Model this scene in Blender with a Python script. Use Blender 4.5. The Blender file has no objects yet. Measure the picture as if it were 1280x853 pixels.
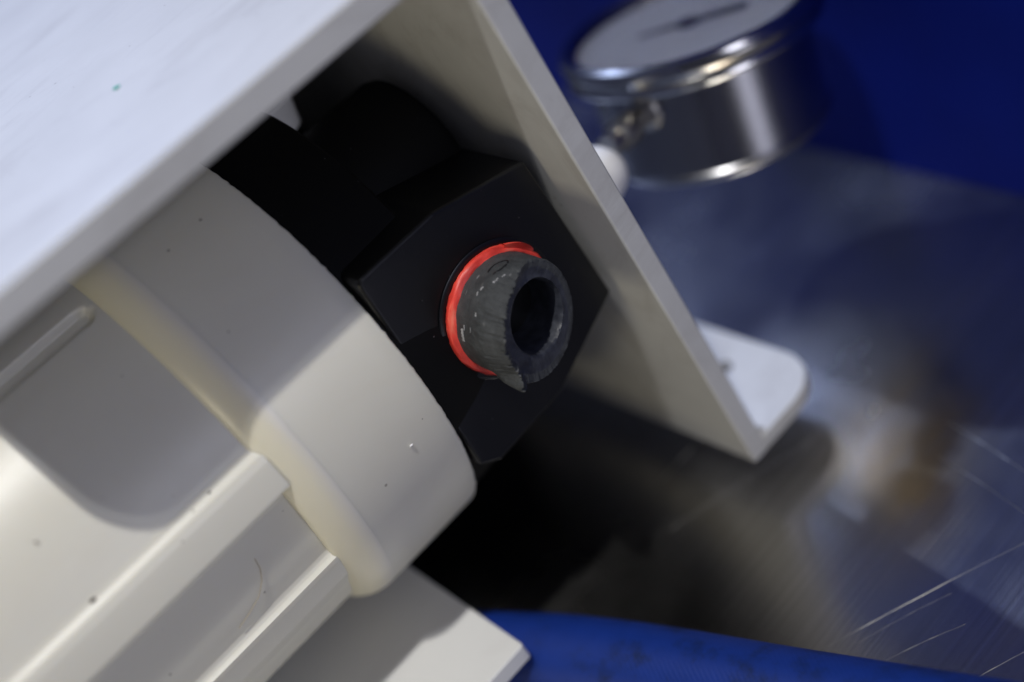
import bpy, bmesh, math, random
from mathutils import Vector, Matrix, noise
random.seed(7)
R = math.radians
S = 0.001                      # everything below is written in millimetres
scene = bpy.context.scene
C = scene.collection

# ------------------------------------------------------------------ camera
cd = bpy.data.cameras.new('camera'); cam = bpy.data.objects.new('camera', cd); C.objects.link(cam)
scene.camera = cam
m = Matrix(((0.6714, 0.6697, 0.3170, -85.8 * S),
            (-0.5998, 0.2394, 0.7634, -204.0 * S),
            (-0.4355, -0.7029, -0.5626, 144.1 * S),
            (0, 0, 0, 1)))
right = Vector((m[0][0], m[1][0], m[2][0])).normalized()
fwd = Vector((0.3171, 0.7637, -0.5622)).normalized()
right = (right - fwd * right.dot(fwd)).normalized()
up = right.cross(fwd)
cam.matrix_world = Matrix(((right.x, up.x, -fwd.x, -85.8 * S),
                           (right.y, up.y, -fwd.y, -204.0 * S),
                           (right.z, up.z, -fwd.z, 144.1 * S), (0, 0, 0, 1)))
cd.sensor_width = 36; cd.lens = 36 * 1650 / 1280
cd.clip_start = 0.01; cd.clip_end = 50
cd.dof.use_dof = True; cd.dof.focus_distance = 0.256; cd.dof.aperture_fstop = 4.0

# ------------------------------------------------------------------ light
w = bpy.data.worlds.new('World'); scene.world = w; w.use_nodes = True
nt = w.node_tree; bg = nt.nodes['Background']
bg.inputs['Color'].default_value = (0.20, 0.22, 0.36, 1); bg.inputs['Strength'].default_value = 0.16

def area(name, loc, target, size, power, col, sy=None):
    l = bpy.data.lights.new(name, 'AREA'); l.size = size * S; l.energy = power; l.color = col
    if sy: l.shape = 'RECTANGLE'; l.size_y = sy * S
    o = bpy.data.objects.new(name, l); C.objects.link(o)
    o.location = Vector(loc) * S
    o.rotation_euler = (Vector(target) - Vector(loc)).to_track_quat('-Z', 'Y').to_euler()
    return o
area('lamp_key', (-150, -248, 900), (0, 0, 0), 16, 5.3, (1.0, 0.975, 0.93))
area('lamp_key_second', (-185, -266, 890), (0, 0, 0), 16, 1.1, (0.93, 0.95, 1.0))
area('lamp_warm_side', (-720, -60, 40), (-20, 0, 20), 160, 0.85, (1.0, 0.90, 0.64))
area('lamp_cool_front', (30, -720, 250), (-40, 0, 0), 280, 1.2, (0.80, 0.82, 1.0))
area('lamp_rear', (102, 800, 880), (60, 20, -60), 30, 9.5, (0.50, 0.62, 1.0))

scene.view_settings.view_transform = 'Standard'
scene.view_settings.look = 'None'
scene.view_settings.exposure = 0.0
scene.view_settings.gamma = 1.0

# ------------------------------------------------------------------ helpers
def mesh_obj(name, verts, faces, mat, parent=None, smooth=False, loc=(0, 0, 0), angle=35):
    me = bpy.data.meshes.new(name)
    L = Vector(loc)
    me.from_pydata([((Vector(v) - L) * S)[:] for v in verts], [], faces)
    me.validate(); me.update()
    bm = bmesh.new(); bm.from_mesh(me)
    bmesh.ops.remove_doubles(bm, verts=bm.verts, dist=1e-7)
    bmesh.ops.recalc_face_normals(bm, faces=bm.faces)
    if smooth:
        for f in bm.faces: f.smooth = True
        for e in bm.edges:
            if len(e.link_faces) == 2 and e.calc_face_angle(0) > R(angle): e.smooth = False
    bm.to_mesh(me); bm.free()
    me.materials.append(mat)
    o = bpy.data.objects.new(name, me); C.objects.link(o)
    o.location = L * S
    if parent is not None:
        o.parent = parent
        base_ = Vector(parent.location)
        if parent.parent: base_ = base_ + parent.parent.location
        o.location = (L * S) - base_
    return o

def bevel(o, wmm, seg=3, ang=30):
    b = o.modifiers.new('bevel', 'BEVEL'); b.width = wmm * S; b.segments = seg
    b.limit_method = 'ANGLE'; b.angle_limit = R(ang); b.harden_normals = True
    for p in o.data.polygons: p.use_smooth = True
    return o

def thing(name, label, cat, loc, group=None):
    o = bpy.data.objects.new(name, None); C.objects.link(o)
    o.empty_display_size = 0.01
    o.location = Vector(loc) * S; o['label'] = label; o['category'] = cat
    if group: o['group'] = group
    return o
def tag(o, label, cat, group=None):
    o['label'] = label; o['category'] = cat
    if group: o['group'] = group
    return o

def extrude(poly, axis, a, b):
    """poly: 2-D outline; axis 0: (y,z) swept along x, 1: (x,z) along y, 2: (x,y) along z."""
    n = len(poly)
    def mk(p, t):
        return (t, p[0], p[1]) if axis == 0 else (p[0], t, p[1]) if axis == 1 else (p[0], p[1], t)
    V = [mk(p, a) for p in poly] + [mk(p, b) for p in poly]
    F = [tuple(range(n)), tuple(range(2 * n - 1, n - 1, -1))]
    F += [(i, (i + 1) % n, (i + 1) % n + n, i + n) for i in range(n)]
    return V, F

def frame_from(axis):
    a = Vector(axis).normalized()
    h = Vector((0, 0, 1)) if abs(a.z) < 0.9 else Vector((1, 0, 0))
    u = a.cross(h).normalized(); v = a.cross(u)
    return a, u, v
def lathe(profile, origin, axis, n=64, jitter=None, closed=False):
    """profile [(r, t)] swept round axis from origin."""
    a, u, v = frame_from(axis); o = Vector(origin); V = []; F = []
    k = len(profile)
    for i in range(n):
        th = 2 * math.pi * i / n
        d = u * math.cos(th) + v * math.sin(th)
        for j, (r, t) in enumerate(profile):
            if jitter: r, t = jitter(th, j, r, t)
            V.append(o + d * r + a * t)
    for i in range(n):
        q = (i + 1) % n
        for j in range(k if closed else k - 1):
            e = (j + 1) % k
            F.append((i * k + j, q * k + j, q * k + e, i * k + e))
    return V, F
def round_poly(pts, rad, seg=6):
    """round chosen corners; rad: list of radii"""
    out = []; n = len(pts)
    for i in range(n):
        p = Vector(pts[i]); r = rad[i]
        if r <= 0: out.append(tuple(p)); continue
        a = (Vector(pts[i - 1]) - p).normalized(); b = (Vector(pts[(i + 1) % n]) - p).normalized()
        ang = a.angle(b); d = r / math.tan(ang / 2)
        s = p + a * d; e = p + b * d
        c = p + (a + b).normalized() * (r / math.sin(ang / 2))
        v0 = s - c; v1 = e - c
        tot = v0.angle_signed(v1)
        for k in range(seg + 1):
            t = -tot * k / seg
            out.append((c.x + v0.x * math.cos(t) - v0.y * math.sin(t), c.y + v0.x * math.sin(t) + v0.y * math.cos(t)))
    return out
def tube(path, r, n=16, cap=True):
    V = []; F = []; P = [Vector(p) for p in path]
    t0 = (P[1] - P[0]).normalized(); _, u, v = frame_from(t0)
    for i, p in enumerate(P):
        t = (P[min(i + 1, len(P) - 1)] - P[max(i - 1, 0)]).normalized()
        u = (u - t * u.dot(t)).normalized(); v = t.cross(u)
        rr = r(i) if callable(r) else r
        for k in range(n):
            a = 2 * math.pi * k / n
            V.append(p + (u * math.cos(a) + v * math.sin(a)) * rr)
    for i in range(len(P) - 1):
        for k in range(n):
            q = (k + 1) % n
            F.append((i * n + k, i * n + q, (i + 1) * n + q, (i + 1) * n + k))
    if cap:
        F.append(tuple(range(n))); F.append(tuple(range(len(V) - 1, len(V) - n - 1, -1)))
    return V, F

# ------------------------------------------------------------------ materials
def new_mat(name, base, rough=0.5, metal=0.0, spec=0.5, **kw):
    m = bpy.data.materials.new(name); m.use_nodes = True
    b = m.node_tree.nodes['Principled BSDF']
    b.inputs['Base Color'].default_value = (*base, 1); b.inputs['Roughness'].default_value = rough
    b.inputs['Metallic'].default_value = metal; b.inputs['Specular IOR Level'].default_value = spec
    for k, v in kw.items(): b.inputs[k.replace('_', ' ')].default_value = v
    return m
def N(m, t, **kw):
    n = m.node_tree.nodes.new(t)
    for k, v in kw.items():
        if k in n.inputs: n.inputs[k].default_value = v
        else: setattr(n, k, v)
    return n
def lk(m, a, b): m.node_tree.links.new(a, b)
def bsdf(m): return m.node_tree.nodes['Principled BSDF']
def coords(m, scale=(1, 1, 1), rot=(0, 0, 0)):
    tc = N(m, 'ShaderNodeTexCoord'); mp = N(m, 'ShaderNodeMapping')
    mp.inputs['Scale'].default_value = scale; mp.inputs['Rotation'].default_value = rot
    lk(m, tc.outputs['Object'], mp.inputs['Vector']); return mp.outputs['Vector']
def ramp(m, fac, stops):
    r = N(m, 'ShaderNodeValToRGB'); el = r.color_ramp.elements
    while len(el) < len(stops): el.new(0.5)
    for e, (p, c) in zip(el, stops):
        e.position = p; e.color = (*c, 1) if len(c) == 3 else c
    lk(m, fac, r.inputs['Fac']); return r.outputs['Color']
def mixc(m, fac, a, b, mode='MIX'):
    x = N(m, 'ShaderNodeMix', data_type='RGBA', blend_type=mode)
    for s, v in ((0, fac), (6, a), (7, b)):
        if hasattr(v, 'is_linked'): lk(m, v, x.inputs[s])
        else: x.inputs[s].default_value = v if s == 0 else (*v, 1)
    return x.outputs[2]
def bump(m, h, strength, dist):
    b = N(m, 'ShaderNodeBump'); b.inputs['Strength'].default_value = strength; b.inputs['Distance'].default_value = dist
    lk(m, h, b.inputs['Height']); lk(m, b.outputs['Normal'], bsdf(m).inputs['Normal'])

def plastic(name, base, dirt, rough, speck=0.5, smudge=0.5, sss=0.0):
    m = new_mat(name, base, rough)
    v = coords(m)
    big = N(m, 'ShaderNodeTexNoise', Scale=32.0, Detail=5.0, Roughness=0.6); lk(m, v, big.inputs['Vector'])
    c1 = ramp(m, big.outputs['Fac'], [(0.35, tuple(x * (1 - 0.10 * smudge) for x in base)), (0.65, base)])
    # long wiped smears
    v2 = coords(m, (18, 60, 40), (0, 0, 0.4))
    sm = N(m, 'ShaderNodeTexNoise', Scale=1.0, Detail=7.0, Roughness=0.72, Distortion=0.8); lk(m, v2, sm.inputs['Vector'])
    f = ramp(m, sm.outputs['Fac'], [(0.48, (0, 0, 0)), (0.68, (smudge, smudge, smudge))])
    c2 = mixc(m, f, c1, dirt)
    # dust specks of uneven size
    vo = N(m, 'ShaderNodeTexVoronoi', Scale=230.0); vo.feature = 'F1'; lk(m, v, vo.inputs['Vector'])
    vn = N(m, 'ShaderNodeTexNoise', Scale=60.0, Detail=2.0); lk(m, v, vn.inputs['Vector'])
    sub = N(m, 'ShaderNodeMath', operation='MULTIPLY'); lk(m, vn.outputs['Fac'], sub.inputs[0]); sub.inputs[1].default_value = 0.12
    add = N(m, 'ShaderNodeMath', operation='SUBTRACT'); lk(m, vo.outputs['Distance'], add.inputs[0]); lk(m, sub.outputs[0], add.inputs[1])
    spm = ramp(m, add.outputs[0], [(0.0, (speck,) * 3), (0.017, (0, 0, 0))])
    sel = N(m, 'ShaderNodeSeparateColor'); lk(m, vo.outputs['Color'], sel.inputs[0])
    selr = ramp(m, sel.outputs[0], [(0.70, (0, 0, 0)), (0.74, (1, 1, 1))])
    spf = mixc(m, 1.0, spm, selr, 'MULTIPLY')
    c3 = mixc(m, spf, c2, (0.10, 0.08, 0.05))
    lk(m, c3, bsdf(m).inputs['Base Color'])
    rr = N(m, 'ShaderNodeMapRange'); lk(m, sm.outputs['Fac'], rr.inputs[0])
    rr.inputs['To Min'].default_value = rough - 0.08; rr.inputs['To Max'].default_value = rough + 0.12
    lk(m, rr.outputs[0], bsdf(m).inputs['Roughness'])
    fine = N(m, 'ShaderNodeTexNoise', Scale=1400.0, Detail=2.0); lk(m, v, fine.inputs['Vector'])
    bump(m, fine.outputs['Fac'], 0.10, 0.0001)
    if sss:
        b = bsdf(m); b.inputs['Subsurface Weight'].default_value = sss
        b.inputs['Subsurface Radius'].default_value = (1.0, 0.8, 0.5); b.inputs['Subsurface Scale'].default_value = 0.003
    return m

M_bracket = plastic('white_bracket_plastic', (0.55, 0.55, 0.54), (0.40, 0.39, 0.375), 0.42, 0.45, 0.75)
M_housing = plastic('ivory_housing_plastic', (0.68, 0.66, 0.575), (0.60, 0.55, 0.45), 0.36, 0.55, 0.2, 0.25)
M_cream = new_mat('cream_band_plastic', (0.74, 0.68, 0.47), 0.33)
bc = bsdf(M_cream); bc.inputs['Subsurface Weight'].default_value = 0.3
bc.inputs['Subsurface Radius'].default_value = (1.0, 0.8, 0.5); bc.inputs['Subsurface Scale'].default_value = 0.003
vc = coords(M_cream); sx = N(M_cream, 'ShaderNodeSeparateXYZ'); lk(M_cream, vc, sx.inputs[0])
nc = N(M_cream, 'ShaderNodeTexNoise', Scale=90.0, Detail=3.0); lk(M_cream, vc, nc.inputs['Vector'])
ma = N(M_cream, 'ShaderNodeMath', operation='MULTIPLY_ADD'); lk(M_cream, nc.outputs['Fac'], ma.inputs[0]); ma.inputs[1].default_value = 0.0018; lk(M_cream, sx.outputs['X'], ma.inputs[2])
mr = N(M_cream, 'ShaderNodeMapRange'); lk(M_cream, ma.outputs[0], mr.inputs[0])
mr.inputs['From Min'].default_value = -0.0525; mr.inputs['From Max'].default_value = -0.0472
lk(M_cream, ramp(M_cream, mr.outputs[0], [(0.0, (0.72, 0.68, 0.54)), (0.45, (0.73, 0.69, 0.55)), (1.0, (0.70, 0.67, 0.60))]), bc.inputs['Base Color'])  # slightly creamier than the housing, fading towards the collar
M_block = plastic('white_plate_plastic', (0.72, 0.72, 0.70), (0.55, 0.52, 0.5), 0.5, 0.2, 0.2)

def black(name, base, rough, spec=0.5):
    m = new_mat(name, base, rough, spec=spec)
    v = coords(m)
    vo = N(m, 'ShaderNodeTexVoronoi', Scale=330.0); lk(m, v, vo.inputs['Vector'])
    f = ramp(m, vo.outputs['Distance'], [(0.0, (0.5,) * 3), (0.06, (0, 0, 0))])
    sel = N(m, 'ShaderNodeSeparateColor'); lk(m, vo.outputs['Color'], sel.inputs[0])
    sr = ramp(m, sel.outputs[1], [(0.75, (0, 0, 0)), (0.8, (1, 1, 1))])
    c = mixc(m, mixc(m, 1.0, f, sr, 'MULTIPLY'), base, (0.26, 0.26, 0.27))
    lk(m, c, bsdf(m).inputs['Base Color'])
    n = N(m, 'ShaderNodeTexNoise', Scale=500.0, Detail=3.0); lk(m, v, n.inputs['Vector'])
    bump(m, n.outputs['Fac'], 0.12, 0.0001)
    return m
M_black = black('black_head_plastic', (0.0035, 0.0037, 0.0045), 0.33, 0.4)
M_black_dull = black('black_neck_plastic', (0.0025, 0.0025, 0.003), 0.6, 0.12)

# grey torn rubber of the stub: scuffs and cut marks
M_rubber = new_mat('grey_rubber', (0.04, 0.043, 0.048), 0.62, spec=0.35)
v = coords(M_rubber, (1, 1, 1)); vs = coords(M_rubber, (260, 900, 260))
n1 = N(M_rubber, 'ShaderNodeTexNoise', Scale=260.0, Detail=8.0, Roughness=0.7); lk(M_rubber, v, n1.inputs['Vector'])
c1 = ramp(M_rubber, n1.outputs['Fac'], [(0.3, (0.026, 0.028, 0.031)), (0.55, (0.05, 0.054, 0.058)), (0.8, (0.085, 0.09, 0.095))])
n2 = N(M_rubber, 'ShaderNodeTexNoise', Scale=1.0, Detail=4.0, Roughness=0.6); lk(M_rubber, vs, n2.inputs['Vector'])
f2 = ramp(M_rubber, n2.outputs['Fac'], [(0.66, (0, 0, 0)), (0.72, (0.7, 0.7, 0.7))])
lk(M_rubber, mixc(M_rubber, f2, c1, (0.22, 0.22, 0.23)), bsdf(M_rubber).inputs['Base Color'])
n3 = N(M_rubber, 'ShaderNodeTexNoise', Scale=900.0, Detail=6.0, Roughness=0.7); lk(M_rubber, v, n3.inputs['Vector'])
bump(M_rubber, n3.outputs['Fac'], 0.6, 0.0004)
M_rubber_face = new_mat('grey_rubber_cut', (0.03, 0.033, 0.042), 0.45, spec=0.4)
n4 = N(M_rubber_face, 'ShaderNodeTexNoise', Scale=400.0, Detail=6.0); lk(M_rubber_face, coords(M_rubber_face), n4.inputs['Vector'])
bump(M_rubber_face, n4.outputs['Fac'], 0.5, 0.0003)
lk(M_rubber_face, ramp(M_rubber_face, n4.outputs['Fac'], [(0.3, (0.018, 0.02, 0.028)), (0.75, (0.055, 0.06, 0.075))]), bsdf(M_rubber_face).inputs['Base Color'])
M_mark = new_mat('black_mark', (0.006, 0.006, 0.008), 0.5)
M_scuff = new_mat('pale_scuff', (0.30, 0.30, 0.31), 0.7)

M_red = new_mat('red_gasket', (0.75, 0.05, 0.03), 0.45, spec=0.5, Subsurface_Weight=0.15, Subsurface_Scale=0.001)
vr = coords(M_red, (150, 900, 150)); nr = N(M_red, 'ShaderNodeTexNoise', Scale=1.0, Detail=5.0); lk(M_red, vr, nr.inputs['Vector'])
lk(M_red, ramp(M_red, nr.outputs['Fac'], [(0.3, (0.42, 0.02, 0.015)), (0.55, (0.80, 0.06, 0.04)), (0.75, (0.9, 0.2, 0.13))]), bsdf(M_red).inputs['Base Color'])
bump(M_red, nr.outputs['Fac'], 0.4, 0.0003)

M_chrome = new_mat('polished_steel', (0.46, 0.45, 0.43), 0.17, metal=1.0)
M_case = new_mat('brushed_case_steel', (0.30, 0.30, 0.31), 0.26, metal=1.0)
M_brass = new_mat('dull_steel_fitting', (0.42, 0.40, 0.36), 0.3, metal=1.0)
M_dial = new_mat('dial_white', (0.40, 0.40, 0.41), 0.5)
M_ink = new_mat('dial_ink', (0.02, 0.02, 0.025), 0.5)
M_glass = new_mat('gauge_glass', (1, 1, 1), 0.03, Transmission_Weight=1.0, IOR=1.25)
M_white_fit = plastic('white_fitting_plastic', (0.78, 0.77, 0.74), (0.5, 0.5, 0.48), 0.35, 0.1, 0.1)

# blue wall
M_wall = new_mat('blue_wall_paint', (0.012, 0.028, 0.30), 0.6, spec=0.05)
nw = N(M_wall, 'ShaderNodeTexNoise', Scale=14.0, Detail=3.0); lk(M_wall, coords(M_wall), nw.inputs['Vector'])
lk(M_wall, ramp(M_wall, nw.outputs['Fac'], [(0.3, (0.001, 0.006, 0.115)), (0.7, (0.002, 0.010, 0.175))]), bsdf(M_wall).inputs['Base Color'])

# blue ribbed hose with worn black blotches
M_hose = new_mat('blue_hose_rubber', (0.015, 0.07, 0.40), 0.5, spec=0.25)
nh = N(M_hose, 'ShaderNodeTexNoise', Scale=130.0, Detail=4.0, Roughness=0.6); lk(M_hose, coords(M_hose), nh.inputs['Vector'])
lk(M_hose, ramp(M_hose, nh.outputs['Fac'], [(0.30, (0.005, 0.018, 0.10)), (0.46, (0.006, 0.028, 0.20)), (0.8, (0.007, 0.033, 0.24))]), bsdf(M_hose).inputs['Base Color'])

wv = N(M_hose, 'ShaderNodeTexWave', Scale=330.0, Distortion=1.0); wv.inputs['Detail'].default_value = 2.0
lk(M_hose, coords(M_hose, (1, 1, 1), (0, 0, 0.5)), wv.inputs['Vector']); bump(M_hose, wv.outputs['Fac'], 0.07, 0.0004)
# scratched stainless steel
M_steel = new_mat('scratched_steel', (0.42, 0.42, 0.43), 0.22, metal=1.0)
def scratch_layer(m, ang, dens, width, seedoff):
    """thin straight grooves at one angle with uneven spacing, broken up along their length"""
    v = coords(m, (1, 1, 1), (0, 0, ang))
    sep = N(m, 'ShaderNodeSeparateXYZ'); lk(m, v, sep.inputs[0])
    cmb = N(m, 'ShaderNodeCombineXYZ')
    a = N(m, 'ShaderNodeMath', operation='MULTIPLY'); lk(m, sep.outputs['Y'], a.inputs[0]); a.inputs[1].default_value = dens
    b = N(m, 'ShaderNodeMath', operation='MULTIPLY'); lk(m, sep.outputs['X'], b.inputs[0]); b.inputs[1].default_value = dens * 0.035
    lk(m, a.outputs[0], cmb.inputs['Y']); lk(m, b.outputs[0], cmb.inputs['X']); cmb.inputs['Z'].default_value = seedoff
    vo = N(m, 'ShaderNodeTexVoronoi', Scale=1.0); vo.feature = 'DISTANCE_TO_EDGE' if False else 'F1'
    lk(m, cmb.outputs[0], vo.inputs['Vector'])
    return ramp(m, vo.outputs['Distance'], [(0.0, (1, 1, 1)), (width, (0, 0, 0))]), vo
vst = coords(M_steel, (6, 900, 1))
br = N(M_steel, 'ShaderNodeTexNoise', Scale=1.0, Detail=5.0, Roughness=0.65); lk(M_steel, vst, br.inputs['Vector'])
blot = N(M_steel, 'ShaderNodeTexNoise', Scale=22.0, Detail=4.0); lk(M_steel, coords(M_steel), blot.inputs['Vector'])
s1, _ = scratch_layer(M_steel, R(6), 38, 0.045, 1.3)
s2, _ = scratch_layer(M_steel, R(-58), 30, 0.028, 5.1)
s3, _ = scratch_layer(M_steel, R(1), 110, 0.06, 9.7)
sc = mixc(M_steel, 1.0, mixc(M_steel, 1.0, s1, s2, 'ADD'), s3, 'ADD')
base = ramp(M_steel, br.outputs['Fac'], [(0.35, (0.44, 0.43, 0.42)), (0.65, (0.58, 0.57, 0.56))])
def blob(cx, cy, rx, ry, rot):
    """soft-edged tan patch mask centred at (cx, cy) mm"""
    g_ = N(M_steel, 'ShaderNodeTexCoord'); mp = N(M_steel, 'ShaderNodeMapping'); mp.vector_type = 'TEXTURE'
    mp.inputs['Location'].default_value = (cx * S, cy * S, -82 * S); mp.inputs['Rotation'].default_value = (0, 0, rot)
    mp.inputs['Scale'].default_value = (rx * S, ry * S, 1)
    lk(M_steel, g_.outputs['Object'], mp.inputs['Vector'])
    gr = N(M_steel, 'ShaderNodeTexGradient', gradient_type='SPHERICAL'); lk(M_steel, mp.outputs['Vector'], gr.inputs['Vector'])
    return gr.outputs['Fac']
tan_sum = N(M_steel, 'ShaderNodeMath', operation='ADD'); lk(M_steel, blob(63, -25, 34, 23, 0.5), tan_sum.inputs[0]); lk(M_steel, blob(44, -44, 34, 17, 0.3), tan_sum.inputs[1])
tan_mask = N(M_steel, 'ShaderNodeMath', operation='MULTIPLY'); lk(M_steel, tan_sum.outputs[0], tan_mask.inputs[0])
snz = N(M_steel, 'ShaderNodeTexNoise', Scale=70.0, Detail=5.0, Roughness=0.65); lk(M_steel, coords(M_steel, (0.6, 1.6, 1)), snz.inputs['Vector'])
lk(M_steel, ramp(M_steel, snz.outputs['Fac'], [(0.3, (0.35, 0.35, 0.35)), (0.7, (1.1, 1.1, 1.1))]), tan_mask.inputs[1]); tan_mask.use_clamp = True
base = mixc(M_steel, tan_mask.outputs[0], base, (0.40, 0.31, 0.185))  # tan patches at fixed spots on the steel, broken up by noise
lk(M_steel, mixc(M_steel, sc, base, (0.75, 0.73, 0.68)), bsdf(M_steel).inputs['Base Color'])
metal = N(M_steel, 'ShaderNodeMath', operation='MULTIPLY_ADD'); lk(M_steel, tan_mask.outputs[0], metal.inputs[0]); metal.inputs[1].default_value = -0.05; metal.inputs[2].default_value = 1.0
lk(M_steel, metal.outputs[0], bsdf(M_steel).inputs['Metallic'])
rgh = N(M_steel, 'ShaderNodeMapRange'); lk(M_steel, blot.outputs['Fac'], rgh.inputs[0])
rgh.inputs['From Min'].default_value = 0.3; rgh.inputs['From Max'].default_value = 0.7
rgh.inputs['To Min'].default_value = 0.16; rgh.inputs['To Max'].default_value = 0.30
ra = N(M_steel, 'ShaderNodeMath', operation='MULTIPLY_ADD'); lk(M_steel, sc, ra.inputs[0]); ra.inputs[1].default_value = 0.3; lk(M_steel, rgh.outputs[0], ra.inputs[2])
lk(M_steel, ra.outputs[0], bsdf(M_steel).inputs['Roughness'])
hh = N(M_steel, 'ShaderNodeMath', operation='MULTIPLY_ADD'); lk(M_steel, sc, hh.inputs[0]); hh.inputs[1].default_value = -1.0; lk(M_steel, br.outputs['Fac'], hh.inputs[2])
bump(M_steel, hh.outputs[0], 0.2, 0.0002)

# ------------------------------------------------------------------ setting
ZT = -82
V, F = extrude([(-700, -700), (205, -700), (205, 900), (-700, 900)], 2, ZT - 3, ZT)
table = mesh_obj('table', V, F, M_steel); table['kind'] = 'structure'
# blue wall behind, meeting the table in a small cove
def wx(y): return 139.6 + 0.0575 * y
V, F = extrude([(wx(-690), -690), (wx(890), 890), (wx(890) + 12, 890), (wx(-690) + 12, -690)], 2, ZT + 0.3, ZT + 340)
wall = mesh_obj('wall', V, F, M_wall); wall['kind'] = 'structure'

# ------------------------------------------------------------------ white bracket
br_ = thing('mounting_bracket', 'large white plastic mounting bracket with smeared top and rounded foot beside the gauge', 'bracket', (0, 40, ZT))
YF, YB = -12, 170
# top plate: outline in x,y with a rounded front left corner
pl = round_poly([(-86, YF), (27.0, YF), (27.0, YB), (-86, YB)], [9, 0, 0, 4])
V, F = extrude(pl, 2, 68.5, 74.3)
bevel(mesh_obj('top_plate', V, F, M_bracket, br_), 0.5)
# side plate leans a little outward; drawn in x,z and swept along y
def xi(z): return 22.0 + (59.8 - z) * 0.0588
V, F = extrude([(xi(68.3), 68.3), (xi(68.3) + 5.6, 68.3), (xi(-71.4) + 5.0, -71.4), (xi(-71.4), -71.4)], 1, YF + 0.01, YB)
bevel(mesh_obj('side_plate', V, F, M_bracket, br_), 0.6)
# foot tab with a real screw hole
def tab_mesh(x0, x1, y0, y1, rc, z0, z1, hx, hy, hr):
    outer = round_poly([(x0, y0), (x1, y0), (x1, y1), (x0, y1)], [0, rc, rc, 0], 10)
    # resample so that outline and hole have matching counts
    P = []; n = 96
    L = [0]
    for i in range(len(outer)):
        a = Vector(outer[i]); b = Vector(outer[(i + 1) % len(outer)]); L.append(L[-1] + (b - a).length)
    ang = []
    for k in range(n):
        t = L[-1] * k / n
        for i in range(len(outer)):
            if L[i] <= t <= L[i + 1]:
                a = Vector(outer[i]); b = Vector(outer[(i + 1) % len(outer)])
                P.append(a.lerp(b, (t - L[i]) / max(1e-9, L[i + 1] - L[i]))); break
    P += [Vector(c) for c in []]
    V = []; F = []
    H = []
    for p in P:
        a = math.atan2(p.y - hy, p.x - hx); H.append((hx + hr * math.cos(a), hy + hr * math.sin(a)))
    for z in (z0, z1):
        V += [(p.x, p.y, z) for p in P]; V += [(h[0], h[1], z) for h in H]
    for i in range(n):
        q = (i + 1) % n
        F.append((i, q, n + q, n + i)); F.append((2 * n + i, 2 * n + q, 3 * n + q, 3 * n + i))
        F.append((i, q, 2 * n + q, 2 * n + i)); F.append((n + i, n + q, 3 * n + q, 3 * n + i))
    return V, F
xo = xi(-69) + 4.9
V, F = tab_mesh(xo, 59.0, YF, 168, 12, -71.3, -67.0, 48.8, 12.6, 2.1)
bevel(mesh_obj('foot_tab', V, F, M_bracket, br_), 0.5, 2, 40)
V, F = extrude([(-84, 70), (26, 70), (32, ZT + 0.4), (-84, ZT + 0.4)], 1, 104, 108)  # unseen black sheet, added to shut out light and darken the cavity
bevel(mesh_obj('added_blackout', V, F, M_black_dull, br_), 0.4)['label'] = 'added black sheet that darkens the cavity of the bracket'
V, F = extrude([(26, 50.5), (103, 50.5), (103, 68.3), (26, 68.3)], 0, -85, -80)  # added out of view to keep the warm side lamp out of the cavity
bevel(mesh_obj('lamp_blocker', V, F, M_bracket, br_), 0.4)
V, F = extrude([(xo - .3, -66.9), (xo + 2.2, -66.9), (xo - .3, -63.5)], 1, YF + 1, 166)
mesh_obj('fillet', V, F, M_bracket, br_)

# ------------------------------------------------------------------ white plate under the housing
pt = thing('support_plate', 'low white plastic plate half in shadow under the filter housing', 'plate', (-90, 40, ZT))
V, F = extrude(round_poly([(-170, -8.5), (-38.8, -8.5), (-38.8, 95), (-170, 95)], [2, 1.0, 2, 2], 3), 2, -62.5, -58.0)
bevel(mesh_obj('top_panel', V, F, M_block, pt), 0.5)
V, F = extrude([(-166, -4), (-78, -4), (-78, 90), (-166, 90)], 2, ZT, -62.6)
bevel(mesh_obj('base', V, F, M_block, pt), 0.5)

# ------------------------------------------------------------------ filter canister
CY, CZ = 50.0, 0.0
fl = thing('water_filter', 'ivory filter canister with black head clamped under the white bracket', 'water filter', (-60, CY, -55))
def cyl(th, r, x): return (x, CY - r * math.cos(th), CZ + r * math.sin(th))
# body: cylinder with lengthwise ribs, recesses and a slot
def ss(a, b, x):
    t = min(1, max(0, (x - a) / (b - a))); return t * t * (3 - 2 * t)
def interp(P, x):
    for (a, u), (b, v) in zip(P, P[1:]):
        if a <= x <= b: return u + (v - u) * (x - a) / (b - a)
    return P[0][1] if x < P[0][0] else P[-1][1]
RIB = [(-180, 48.6), (-33, 48.6), (-27, 49.4), (-19.5, 49.5), (-18.2, 49.3), (-17.6, 47.9), (-16.5, 47.4), (-14, 47.3), (4, 47.3)] + \
      [(4 + 2.9 * k / 8, 47.3 + 1.0 * ss(0, 1, k / 8)) for k in range(1, 9)] + \
      [(7.1, 48.5), (7.4, 50.9), (7.8, 51.15), (9, 51.1), (15.0, 50.9), (16.6, 50.6), (18.4, 49.6), (19.6, 49.3), (22, 49.2), (60, 49.0), (180, 48.6)]
ths = [-180 + i * 3 for i in range(49)] + [-35 + i * 0.35 for i in range(320)] + [80 + i * 3 for i in range(33)]
ths = sorted(set(round(t, 3) for t in ths if t < 179.9))
xs = [-54 - i * 0.8 for i in range(70)] + [-110 - i * 6 for i in range(17)]
V = []; F = []
for x in xs:
    for t in ths:
        r = interp(RIB, t)
        if 52 < t < 80 and x > -125:
            s_mm = (t - 66.5) * R(1) * 49; L = max(0, x + 59.5)
            d = math.hypot(s_mm, L) - 2.3
            r -= 1.7 * (1 - ss(-0.45, 0.35, d))
        V.append(cyl(R(t), r, x))
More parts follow.
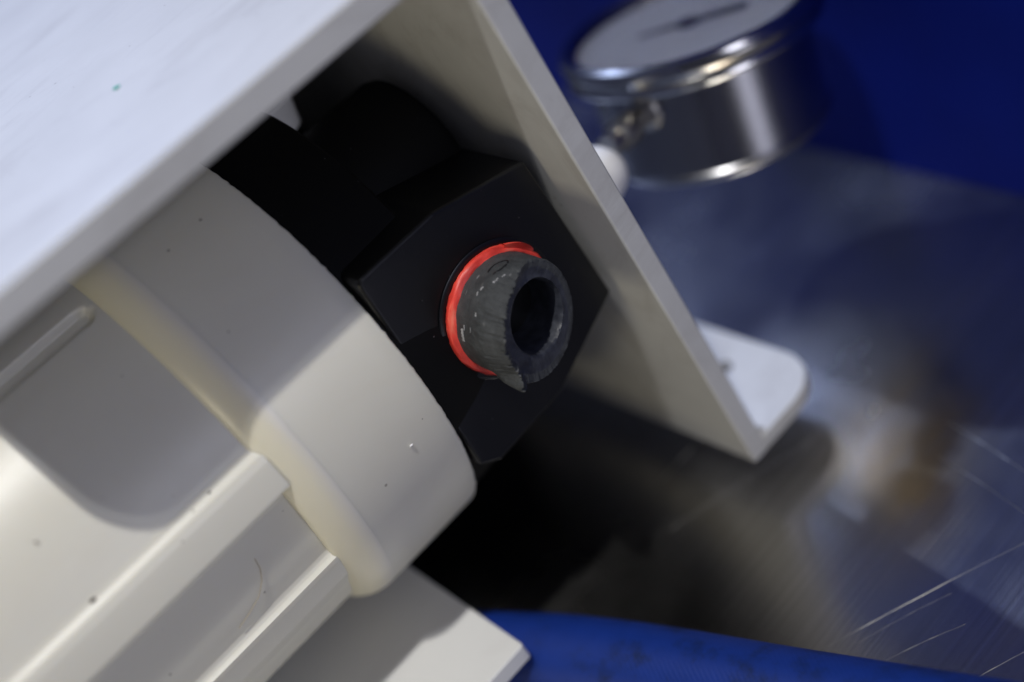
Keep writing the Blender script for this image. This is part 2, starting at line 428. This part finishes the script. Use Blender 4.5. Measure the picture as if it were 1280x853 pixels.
n = len(ths)
for i in range(len(xs) - 1):
    for j in range(n):
        q = (j + 1) % n; F.append((i * n + j, i * n + q, (i + 1) * n + q, (i + 1) * n + j))
F.append(tuple(range(len(V) - n, len(V))))
mesh_obj('body', V, F, M_housing, fl, True, angle=50)
# collar: rounded shoulder at the left, thin flash at the rim
prof = [(51.5, -47.6), (53.0, -47.6), (53.0, -40), (53.0, -32), (53.0, -26), (53.0, -22.9), (52.9, -22.45), (52.5, -22.2), (50.5, -22.2), (46, -22.2)]
V, F = lathe([(47.0, -55.6), (48.6, -55.6), (49.3, -55.3), (50.6, -54.1), (51.7, -52.6), (52.45, -50.9), (52.88, -49.2), (53.0, -47.6), (51.5, -47.5), (47.0, -47.5)], (0, CY, CZ), (1, 0, 0), 240)
mesh_obj('joint_band', V, F, M_cream, fl, True, angle=50)['label'] = 'cream band where the collar meets the body'
def jit(th, j, r, x):
    if x > -23:
        k = noise.noise(Vector((th * 45, 3, 0))); k2 = noise.noise(Vector((th * 150, 7, 0)))
        x += 0.22 * k + 0.13 * max(0, k2 * 2)
    return r, x
V, F = lathe(prof, (0, CY, CZ), (1, 0, 0), 360, jit)
mesh_obj('collar', V, F, M_housing, fl, True, angle=50)
# black neck behind the rim
V, F = lathe([(10, -24), (51.4, -24), (51.4, -21), (51.0, -15), (50.2, -4.6), (49.6, -4.0), (10, -4.0), (10, -24)], (0, CY, CZ), (1, 0, 0), 200)
mesh_obj('neck', V, F, M_black_dull, fl, True)
# port block: six-sided boss
hexo = [(-21.4, 27.2), (-20.2, 28.2), (-1.3, 28.2), (21.2, 22.8), (24.4, -15.4), (2.5, -24.8), (-17.0, -26.0), (-21.4, -23.0)]
V, F = extrude(hexo, 1, 0, 60)
bevel(mesh_obj('port_block', V, F, M_black, fl), 1.1, 4, 12)
V, F = lathe([(0, 21.0), (15.5, 21.0), (16.8, 20.2), (17.4, 18.6), (17.4, -6), (0, -6)], (0, 37, 22), (1, 0, 0), 72)
mesh_obj('outlet_boss', V, F, M_black_dull, fl, True)

# port: recessed seat, red gasket, torn grey tube
PX, PZ = 0.2, 1.9
V, F = lathe([(12.9, 0.05), (14.2, 0.05), (14.5, -0.25), (14.2, -0.4), (12.9, -0.4)], (PX, 0, PZ), (0, 1, 0), 96, closed=True)
mesh_obj('port_seat', V, F, M_black, fl, True)
def jr(th, j, r, t):
    k = noise.noise(Vector((math.cos(th) * 4, math.sin(th) * 4, j * .7))); k2 = noise.noise(Vector((math.cos(th) * 18, math.sin(th) * 18, j)))
    return r - 0.18 + 0.22 * k + 0.10 * k2, t - 0.34 * k + .10 * k2
V, F = lathe([(12.0, -0.2), (13.1, -0.35), (13.5, -0.8), (13.45, -1.6), (13.1, -2.1), (12.5, -2.4), (12.0, -2.45)], (PX, 0, PZ), (0, 1, 0), 180, jr, closed=True)
gk = mesh_obj('gasket', V, F, M_red, fl, True, angle=80)
# a lifted flap of the gasket at its upper end
V = []; F = []
for i in range(9):
    a = R(26 + i * 4.0); lift = 0.9 * math.sin(math.pi * i / 8) ** .8
    for (r, t) in ((12.4, -2.0), (13.5 + lift * .5, -2.2 - lift * 1.0), (13.6 + lift * .4, -1.7 - lift * .8), (12.9, -1.2)):
        V.append((PX + r * math.cos(a), t, PZ + r * math.sin(a)))
for i in range(8):
    for k in range(4):
        F.append((i * 4 + k, i * 4 + (k + 1) % 4, (i + 1) * 4 + (k + 1) % 4, (i + 1) * 4 + k))
mesh_obj('flap', V, F, M_red, gk, True)

# torn tube. angle: 0 = +x, 90 = up.  The lip stands proud on the left and lower left.
def plane(x, z): return 11.4 - 0.24 * x + 0.03 * z      # the oblique cut
def lip(a):
    """how far the torn outer lip stands in front of the oblique cut (mm)"""
    P = [(-180, 1.9), (-165, 2.0), (-157, 2.9), (-151, 3.2), (-144, 0.9), (-136, 0.15), (-90, 0), (60, 0), (74, 0.5), (90, 1.4), (115, 1.9), (140, 2.1), (180, 1.9)]
    return interp(P, a)
def jag(a, s=1.0):
    p = Vector((math.cos(R(a)) * 14, math.sin(R(a)) * 14, 2))
    q = Vector((math.cos(R(a)) * 50, math.sin(R(a)) * 50, 4))
    return s * (0.62 * noise.noise(p) + 0.60 * noise.noise(q) + 0.3 * noise.noise(q * 2.3))
def rout(a, t, y):
    ca, sa = math.cos(R(a)), math.sin(R(a)); pr = min(1, lip(a) / 1.5)
    ro = 12.05 - 1.5 * ss(0.5, 1.0, t) * pr + 2.5 * math.exp(-((a + 152) / 7.5) ** 2) * ss(0.35, 1, t) + 0.10 * noise.noise(Vector((ca * 9, sa * 9, y * .9)))
    ro += 0.25 * pr * ss(.5, .6, t) * (0.4 + noise.noise(Vector((ca * 22, sa * 22, y * 2.5))))
    ro += 0.22 * ss(0.60, 0.62, t + 0.05 * noise.noise(Vector((ca * 6, sa * 6, 1)))) * pr     # torn outer layer edge
    return ro
NA = 288; V = []; F = []
rows = 26
for i in range(NA):
    a = -180 + 360 * i / NA; ca, sa = math.cos(R(a)), math.sin(R(a))
    E_ = lip(a); pr = min(1, E_ / 1.5); L = plane(12 * ca, 12 * sa) + E_
    flare = 2.5 * math.exp(-((a + 152) / 7.5) ** 2)
    jj = jag(a) * (0.35 + pr)
    pts = []
    for k in range(20):                       # outside, from block to lip
        t = k / 19; y = t * (L + jj)
        ro = rout(a, t, y)
        if t > 0.97: ro -= 0.25
        pts.append((ro, -y))
    rl = pts[-1][0]; rh = 7.2 + 0.12 * noise.noise(Vector((ca * 5, sa * 5, 3))) + 1.3 * ca
    def cut(r): return plane(r * ca, r * sa) + 0.16 * noise.noise(Vector((ca * r * .5, sa * r * .5, 8))) + 0.08 * noise.noise(Vector((ca * r * 2, sa * r * 2, 8)))
    w1 = rl - 0.5
    pts.append((w1, -max(cut(w1), L + jj - 0.3 * pr - .1)))
    for q_ in (0.25, 0.4, 0.55, 0.7, 0.85):
        rr = w1 + (rh + .4 - w1) * q_
        pts.append((rr, -(cut(rr) + (L - plane(12 * ca, 12 * sa)) * max(0, 1 - q_ * 2.2) * .8)))
    pts.append((rh + 0.4, -cut(rh)));  pts.append((rh, -(cut(rh) - 0.6)))
    pts.append((rh - 0.15, -(cut(rh) - 4))); pts.append((rh - 0.3, 6))
    for (r, y) in pts: V.append((PX + r * ca + 0.0, y, PZ + r * sa))
    K = len(pts)
for i in range(NA):
    q = (i + 1) % NA
    for j in range(K - 1): F.append((i * K + j, q * K + j, q * K + j + 1, i * K + j + 1))
st = mesh_obj('torn_tube', V, F, M_rubber, fl, True, angle=60)
st['label'] = 'grey rubber tube stub torn off with a jagged lip'
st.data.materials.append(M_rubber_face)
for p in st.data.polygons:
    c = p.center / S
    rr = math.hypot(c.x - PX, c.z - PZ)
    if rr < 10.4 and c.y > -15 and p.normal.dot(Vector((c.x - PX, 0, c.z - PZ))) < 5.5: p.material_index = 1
# dark plug deep inside the bore
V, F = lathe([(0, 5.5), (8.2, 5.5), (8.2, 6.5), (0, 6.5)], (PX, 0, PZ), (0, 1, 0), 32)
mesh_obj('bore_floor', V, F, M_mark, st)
# printed loop on the tube and pale scuffs: thin raised strokes on its surface
def stroke(name, pts, wid, mat, parent, rad=12.1):
    V = []; F = []
    for i, (a, y) in enumerate(pts):
        a2, y2 = pts[min(i + 1, len(pts) - 1)]; a1, y1 = pts[max(i - 1, 0)]
        dx = (a2 - a1) * R(1) * rad; dy = y2 - y1; l = math.hypot(dx, dy) or 1
        nx, ny = -dy / l, dx / l
        ww = wid * (0.6 + 0.5 * random.random()) / 2
        for s in (-1, 1):
            aa = a + s * ww * nx / (R(1) * rad); yy = y + s * ww * ny
            L_ = plane(12 * math.cos(R(aa)), 12 * math.sin(R(aa))) + lip(((aa + 180) % 360) - 180)
            rs = rout(((aa + 180) % 360) - 180, yy / L_, yy)
            for rr in (rs - .12, rs + 0.07):
                V.append((PX + rr * math.cos(R(aa)), -yy, PZ + rr * math.sin(R(aa))))
    for i in range(len(pts) - 1):
        b = i * 4; c = b + 4
        F += [(b + 1, b + 3, c + 3, c + 1), (b, b + 1, c + 1, c), (b + 2, b + 3, c + 3, c + 2), (b, b + 2, c + 2, c)]
    return mesh_obj(name, V, F, mat, parent)
loop = [(84 + 12 * math.cos(t * math.pi / 9), 7.0 + 1.3 * math.sin(t * math.pi / 9)) for t in range(2, 17)]
stroke('printed_loop', loop, 0.42, M_mark, st)
for (a, y, n_, w_) in ((158, 4.4, 11, 0.75), (150, 5.2, 5, 0.35), (110, 7.6, 4, 0.5), (116, 7.2, 4, 0.3), (134, 8.6, 4, 0.35), (150, 7.2, 5, 0.13), (98, 9.6, 6, 0.4), (90, 10.0, 4, 0.25)):
    stroke('scuff', [(a + k * 1.3 - n_ * .6, y + random.uniform(-.12, .12)) for k in range(n_)], w_, M_scuff, st, 12.2)

# small raised ring moulded in the block, left of the port
V, F = tube([(-13.6 + 1.1 * math.cos(t * math.pi / 8), -0.05, 5.0 + 1.1 * math.sin(t * math.pi / 8)) for t in range(0, 14)], 0.12, 6)
mesh_obj('moulded_ring', V, F, M_black, fl, True)

# pale bolt hanging from the top plate, deep inside
bt = thing('pale_bolt', 'dim pale bolt hanging under the bracket behind the black neck', 'bolt', (4, 58, 66))
V, F = lathe([(0, 0), (8.5, 0), (8.5, -10), (8.0, -14), (7.6, -14.6), (8.0, -15.2), (7.4, -21), (6.9, -21.8), (7.1, -22.4), (5.8, -29), (0, -30)], (1, 56, 66), (0, 0, 1), 40)
mesh_obj('shank', V, F, M_white_fit, bt, True)

# ------------------------------------------------------------------ pressure gauge
GX, GY, GZ = 95.0, 37.4, -0.6        # centre of the bezel crest
g = thing('pressure_gauge', 'round steel pressure gauge with white dial lying face up against the blue wall', 'gauge', (GX, GY, GZ - 34))
def gl(name, prof, mat, n=128, parent=g, o=(0, 0)):
    V, F = lathe(prof, (GX + o[0], GY + o[1], GZ), (0, 0, 1), n)
    return mesh_obj(name, V, F, mat, parent, True)
gl('case', [(0, -33), (26.5, -33), (28.3, -32.8), (29.0, -31.6), (29.0, -30.8), (28.5, -30.2), (28.5, -8), (29.2, -4), (0, -4)], M_case)
gl('bezel', [(29.0, -2.2), (29.4, -0.9), (30.4, 0.1), (31.8, 0.4), (33.0, -0.2), (33.6, -1.5), (33.4, -2.9), (32.6, -3.8), (32.3, -4.8), (32.9, -5.6), (33.1, -6.4), (32.6, -7.2), (31.2, -7.5), (28.4, -7.6)], M_chrome)
dl = gl('dial', [(0, -3.0), (29.6, -3.0), (29.6, -3.6), (0, -3.6)], M_dial)
gl('lens', [(0, -1.5), (29.5, -1.5), (29.5, -2.0), (0, -2.0)], M_glass)
def box(cx, cy, cz, l, w_, h, ang):
    ca, sa = math.cos(ang), math.sin(ang); V = []
    for z in (cz - h / 2, cz + h / 2):
        for sx, sy in ((-1, -1), (1, -1), (1, 1), (-1, 1)):
            x, y = sx * l / 2, sy * w_ / 2; V.append((cx + x * ca - y * sa, cy + x * sa + y * ca, z))
    return V, [(0, 1, 2, 3), (4, 5, 6, 7), (0, 1, 5, 4), (1, 2, 6, 5), (2, 3, 7, 6), (3, 0, 4, 7)]
for k in range(51):                     # scale ticks
    if 19 < k < 23 and False: continue
    a = R(225 - 270 * k / 50 - 150)
    big = k % 5 == 0
    r0 = 25.2 if big else 26.2
    V, F = box(GX + (r0 + 27.4) / 2 * math.cos(a), GY + (r0 + 27.4) / 2 * math.sin(a), GZ - 2.95, 27.4 - r0, 0.55 if big else 0.22, 0.12, a)
    mesh_obj('tick', V, F, M_ink, dl)
na = R(134)
V, F = [], []
tip = [(-15, -2.0), (-15, 2.0), (-2, 1.3), (13, 0.4), (13, -0.4), (-2, -1.3)]
ca, sa = math.cos(na), math.sin(na)
V, F = extrude([(GX + x * ca - y * sa, GY + x * sa + y * ca) for x, y in tip], 2, GZ - 2.6, GZ - 2.35)
nd = mesh_obj('needle', V, F, M_ink, g)
V, F = lathe([(0, -2.05), (2.6, -2.1), (3.0, -2.4), (3.0, -2.9), (0, -2.9)], (GX, GY, GZ), (0, 0, 1), 32)
mesh_obj('hub', V, F, M_ink, nd, True)
g.rotation_euler = (R(-2.3), R(9.5), 0)
# stem with neck ring, leaving towards the bracket
base_g = Vector((GX, GY, GZ - 34)); rg = g.rotation_euler.to_matrix()
def loc_g(p): return base_g + rg.inverted() @ (Vector(p) - base_g)
e1 = Vector((54.5, 25.5, -5.0)); c1 = base_g + rg @ Vector((0, 0, 21.0))
so = loc_g(c1.lerp(e1, 28.0 / (e1 - c1).length)); sd = (loc_g(e1) - so).normalized()
V, F = lathe([(0, -3), (4.6, -3), (4.8, 0.6), (4.2, 1.6), (2.6, 2.4), (2.6, 7), (3.8, 7.2), (4.0, 7.8), (4.0, 13), (2.8, 13.4), (2.8, 18), (0, 18)], so, sd, 40)
mesh_obj('stem', V, F, M_brass, g, True)
# white elbow the gauge is screwed into
eo = Vector((49.3, 23, -6.5)); sd = Vector((-1, -0.25, -0.2)).normalized(); eo = eo - sd * 4
e = thing('elbow_fitting', 'white plastic elbow fitting between the gauge stem and the bracket', 'pipe fitting', (eo.x - 4, eo.y, eo.z - 9))
V, F = lathe([(0, 0), (3.0, 0.2), (5.2, 1.2), (6.4, 3.0), (6.9, 5.0), (6.9, 11), (6.2, 12), (5.4, 13), (5.4, 17), (0, 17)], eo, sd, 48)
mesh_obj('socket', V, F, M_white_fit, e, True)

# ------------------------------------------------------------------ blue hose in the foreground
HR = 9.5
HP = [(-66, 75), (-52, 36), (-41.7, 11.5), (-33.2, -5.7), (-25.6, -24.5), (-19.3, -42.4), (-13.6, -59.1), (-3.2, -88.3), (0.5, -98.8), (8, -125), (16, -155)]
P = []
for i in range(1, len(HP) - 2):
    p0, p1, p2, p3 = [Vector((*HP[i + k], 0)) for k in (-1, 0, 1, 2)]
    for k in range(8):
        t = k / 8
        q = 0.5 * ((2 * p1) + (p2 - p0) * t + (2 * p0 - 5 * p1 + 4 * p2 - p3) * t * t + (3 * p1 - p0 - 3 * p2 + p3) * t ** 3)
        P.append((q.x, q.y, ZT + HR + 0.1))
def hr(i): return HR
V, F = tube(P, HR, 48)
hose = tag(mesh_obj('hose', V, F, M_hose, None, True, loc=(-12, -10, ZT)), 'thick blue rubber hose with dark worn blotches lying along the bottom edge', 'hose')

# ------------------------------------------------------------------ loose crumbs
def crumb(p, r, mat, label, seed):
    bm = bmesh.new(); bmesh.ops.create_icosphere(bm, subdivisions=2, radius=1)
    V = []
    for v in bm.verts:
        k = 1 + 0.5 * noise.noise(v.co * 1.3 + Vector((seed, 0, 0)))
        V.append((p[0] + v.co.x * r * k * 1.3, p[1] + v.co.y * r * k * .8, p[2] + v.co.z * r * k * .5))
    F = [tuple(v.index for v in f.verts) for f in bm.faces]; bm.free()
    return tag(mesh_obj('crumb', V, F, mat, None, True, loc=p), label, 'crumb')
M_green = new_mat('green_fleck', (0.02, 0.42, 0.33), 0.6)
M_crumb = new_mat('brown_crumb', (0.05, 0.03, 0.018), 0.8)
M_lint = new_mat('white_lint', (0.8, 0.8, 0.8), 0.8)

for p, rr, mt, lb, sd_ in (
    ((-92.1, 3.0, 15.9), 0.5, M_crumb, 'dark brown crumb on the bright edge of the filter body, lower left', 3),
    ((-91.9, 9.2, 28.4), 0.25, M_crumb, 'tiny brown crumb on the filter body above the larger one', 9),
    ((-65.4, 2.8, 15.6), 0.27, M_crumb, 'small dark crumb lying along the rib near the collar', 13),
    ((-31.7, -3.1, -4.4), 0.3, M_lint, 'white fleck of lint on the front of the collar', 5),
    ((-28.4, 28.2, 74.45), 0.55, M_green, 'green fleck on the bright top of the bracket', 21)):
    crumb(p, rr, mt, lb, sd_)

HPT = [(-67.2, 2.55, -1.6), (-67.6, 2.6, -4.1), (-68.8, 2.9, -6.6), (-71.1, 3.3, -9.0), (-74.3, 3.6, -10.4), (-77.7, 3.8, -11.4)]
V, F = tube(HPT, 0.07, 6)
tag(mesh_obj('fibre', V, F, new_mat('tan_fibre', (0.40, 0.34, 0.25), 0.8), None, True, loc=HPT[2]), 'thin tan curved fibre stuck on the recessed lower panel of the filter body', 'fibre')

# long single scratches in the steel: thin burrs raised a hair above the sheet
M_burr = new_mat('bright_scratch', (0.36, 0.35, 0.33), 0.45, metal=1.0)
for (ax, ay), (bx, by), wd in (((-3, -47.3), (46, -73.0), 0.16), ((64.5, -37), (57.2, -64.8), 0.20), ((54.8, -41.5), (47.6, -70.5), 0.16),
                               ((3.5, -61.4), (20, -71.5), 0.12), ((6, -77.8), (24, -86.8), 0.14), ((10, 4), (46.5, -11), 0.10), ((6, -55), (25, -65), 0.10)):
    n_ = 14; d = Vector((bx - ax, by - ay)); nn = Vector((-d.y, d.x)).normalized(); V = []; F = []
    for i in range(n_ + 1):
        t = i / n_; c = Vector((ax, ay)) + d * t + nn * (0.5 * math.sin(t * 2.6) + 0.05 * random.uniform(-1, 1))
        h = wd * (0.35 + 0.65 * math.sin(math.pi * t)) * random.uniform(0.6, 1.1) / 2
        V += [(c.x - nn.x * h, c.y - nn.y * h, ZT + 0.004), (c.x, c.y, ZT + 0.05), (c.x + nn.x * h, c.y + nn.y * h, ZT + 0.004)]
    for i in range(n_):
        b0 = i * 3; F += [(b0, b0 + 1, b0 + 4, b0 + 3), (b0 + 1, b0 + 2, b0 + 5, b0 + 4)]
    mesh_obj('scratch', V, F, M_burr, table)
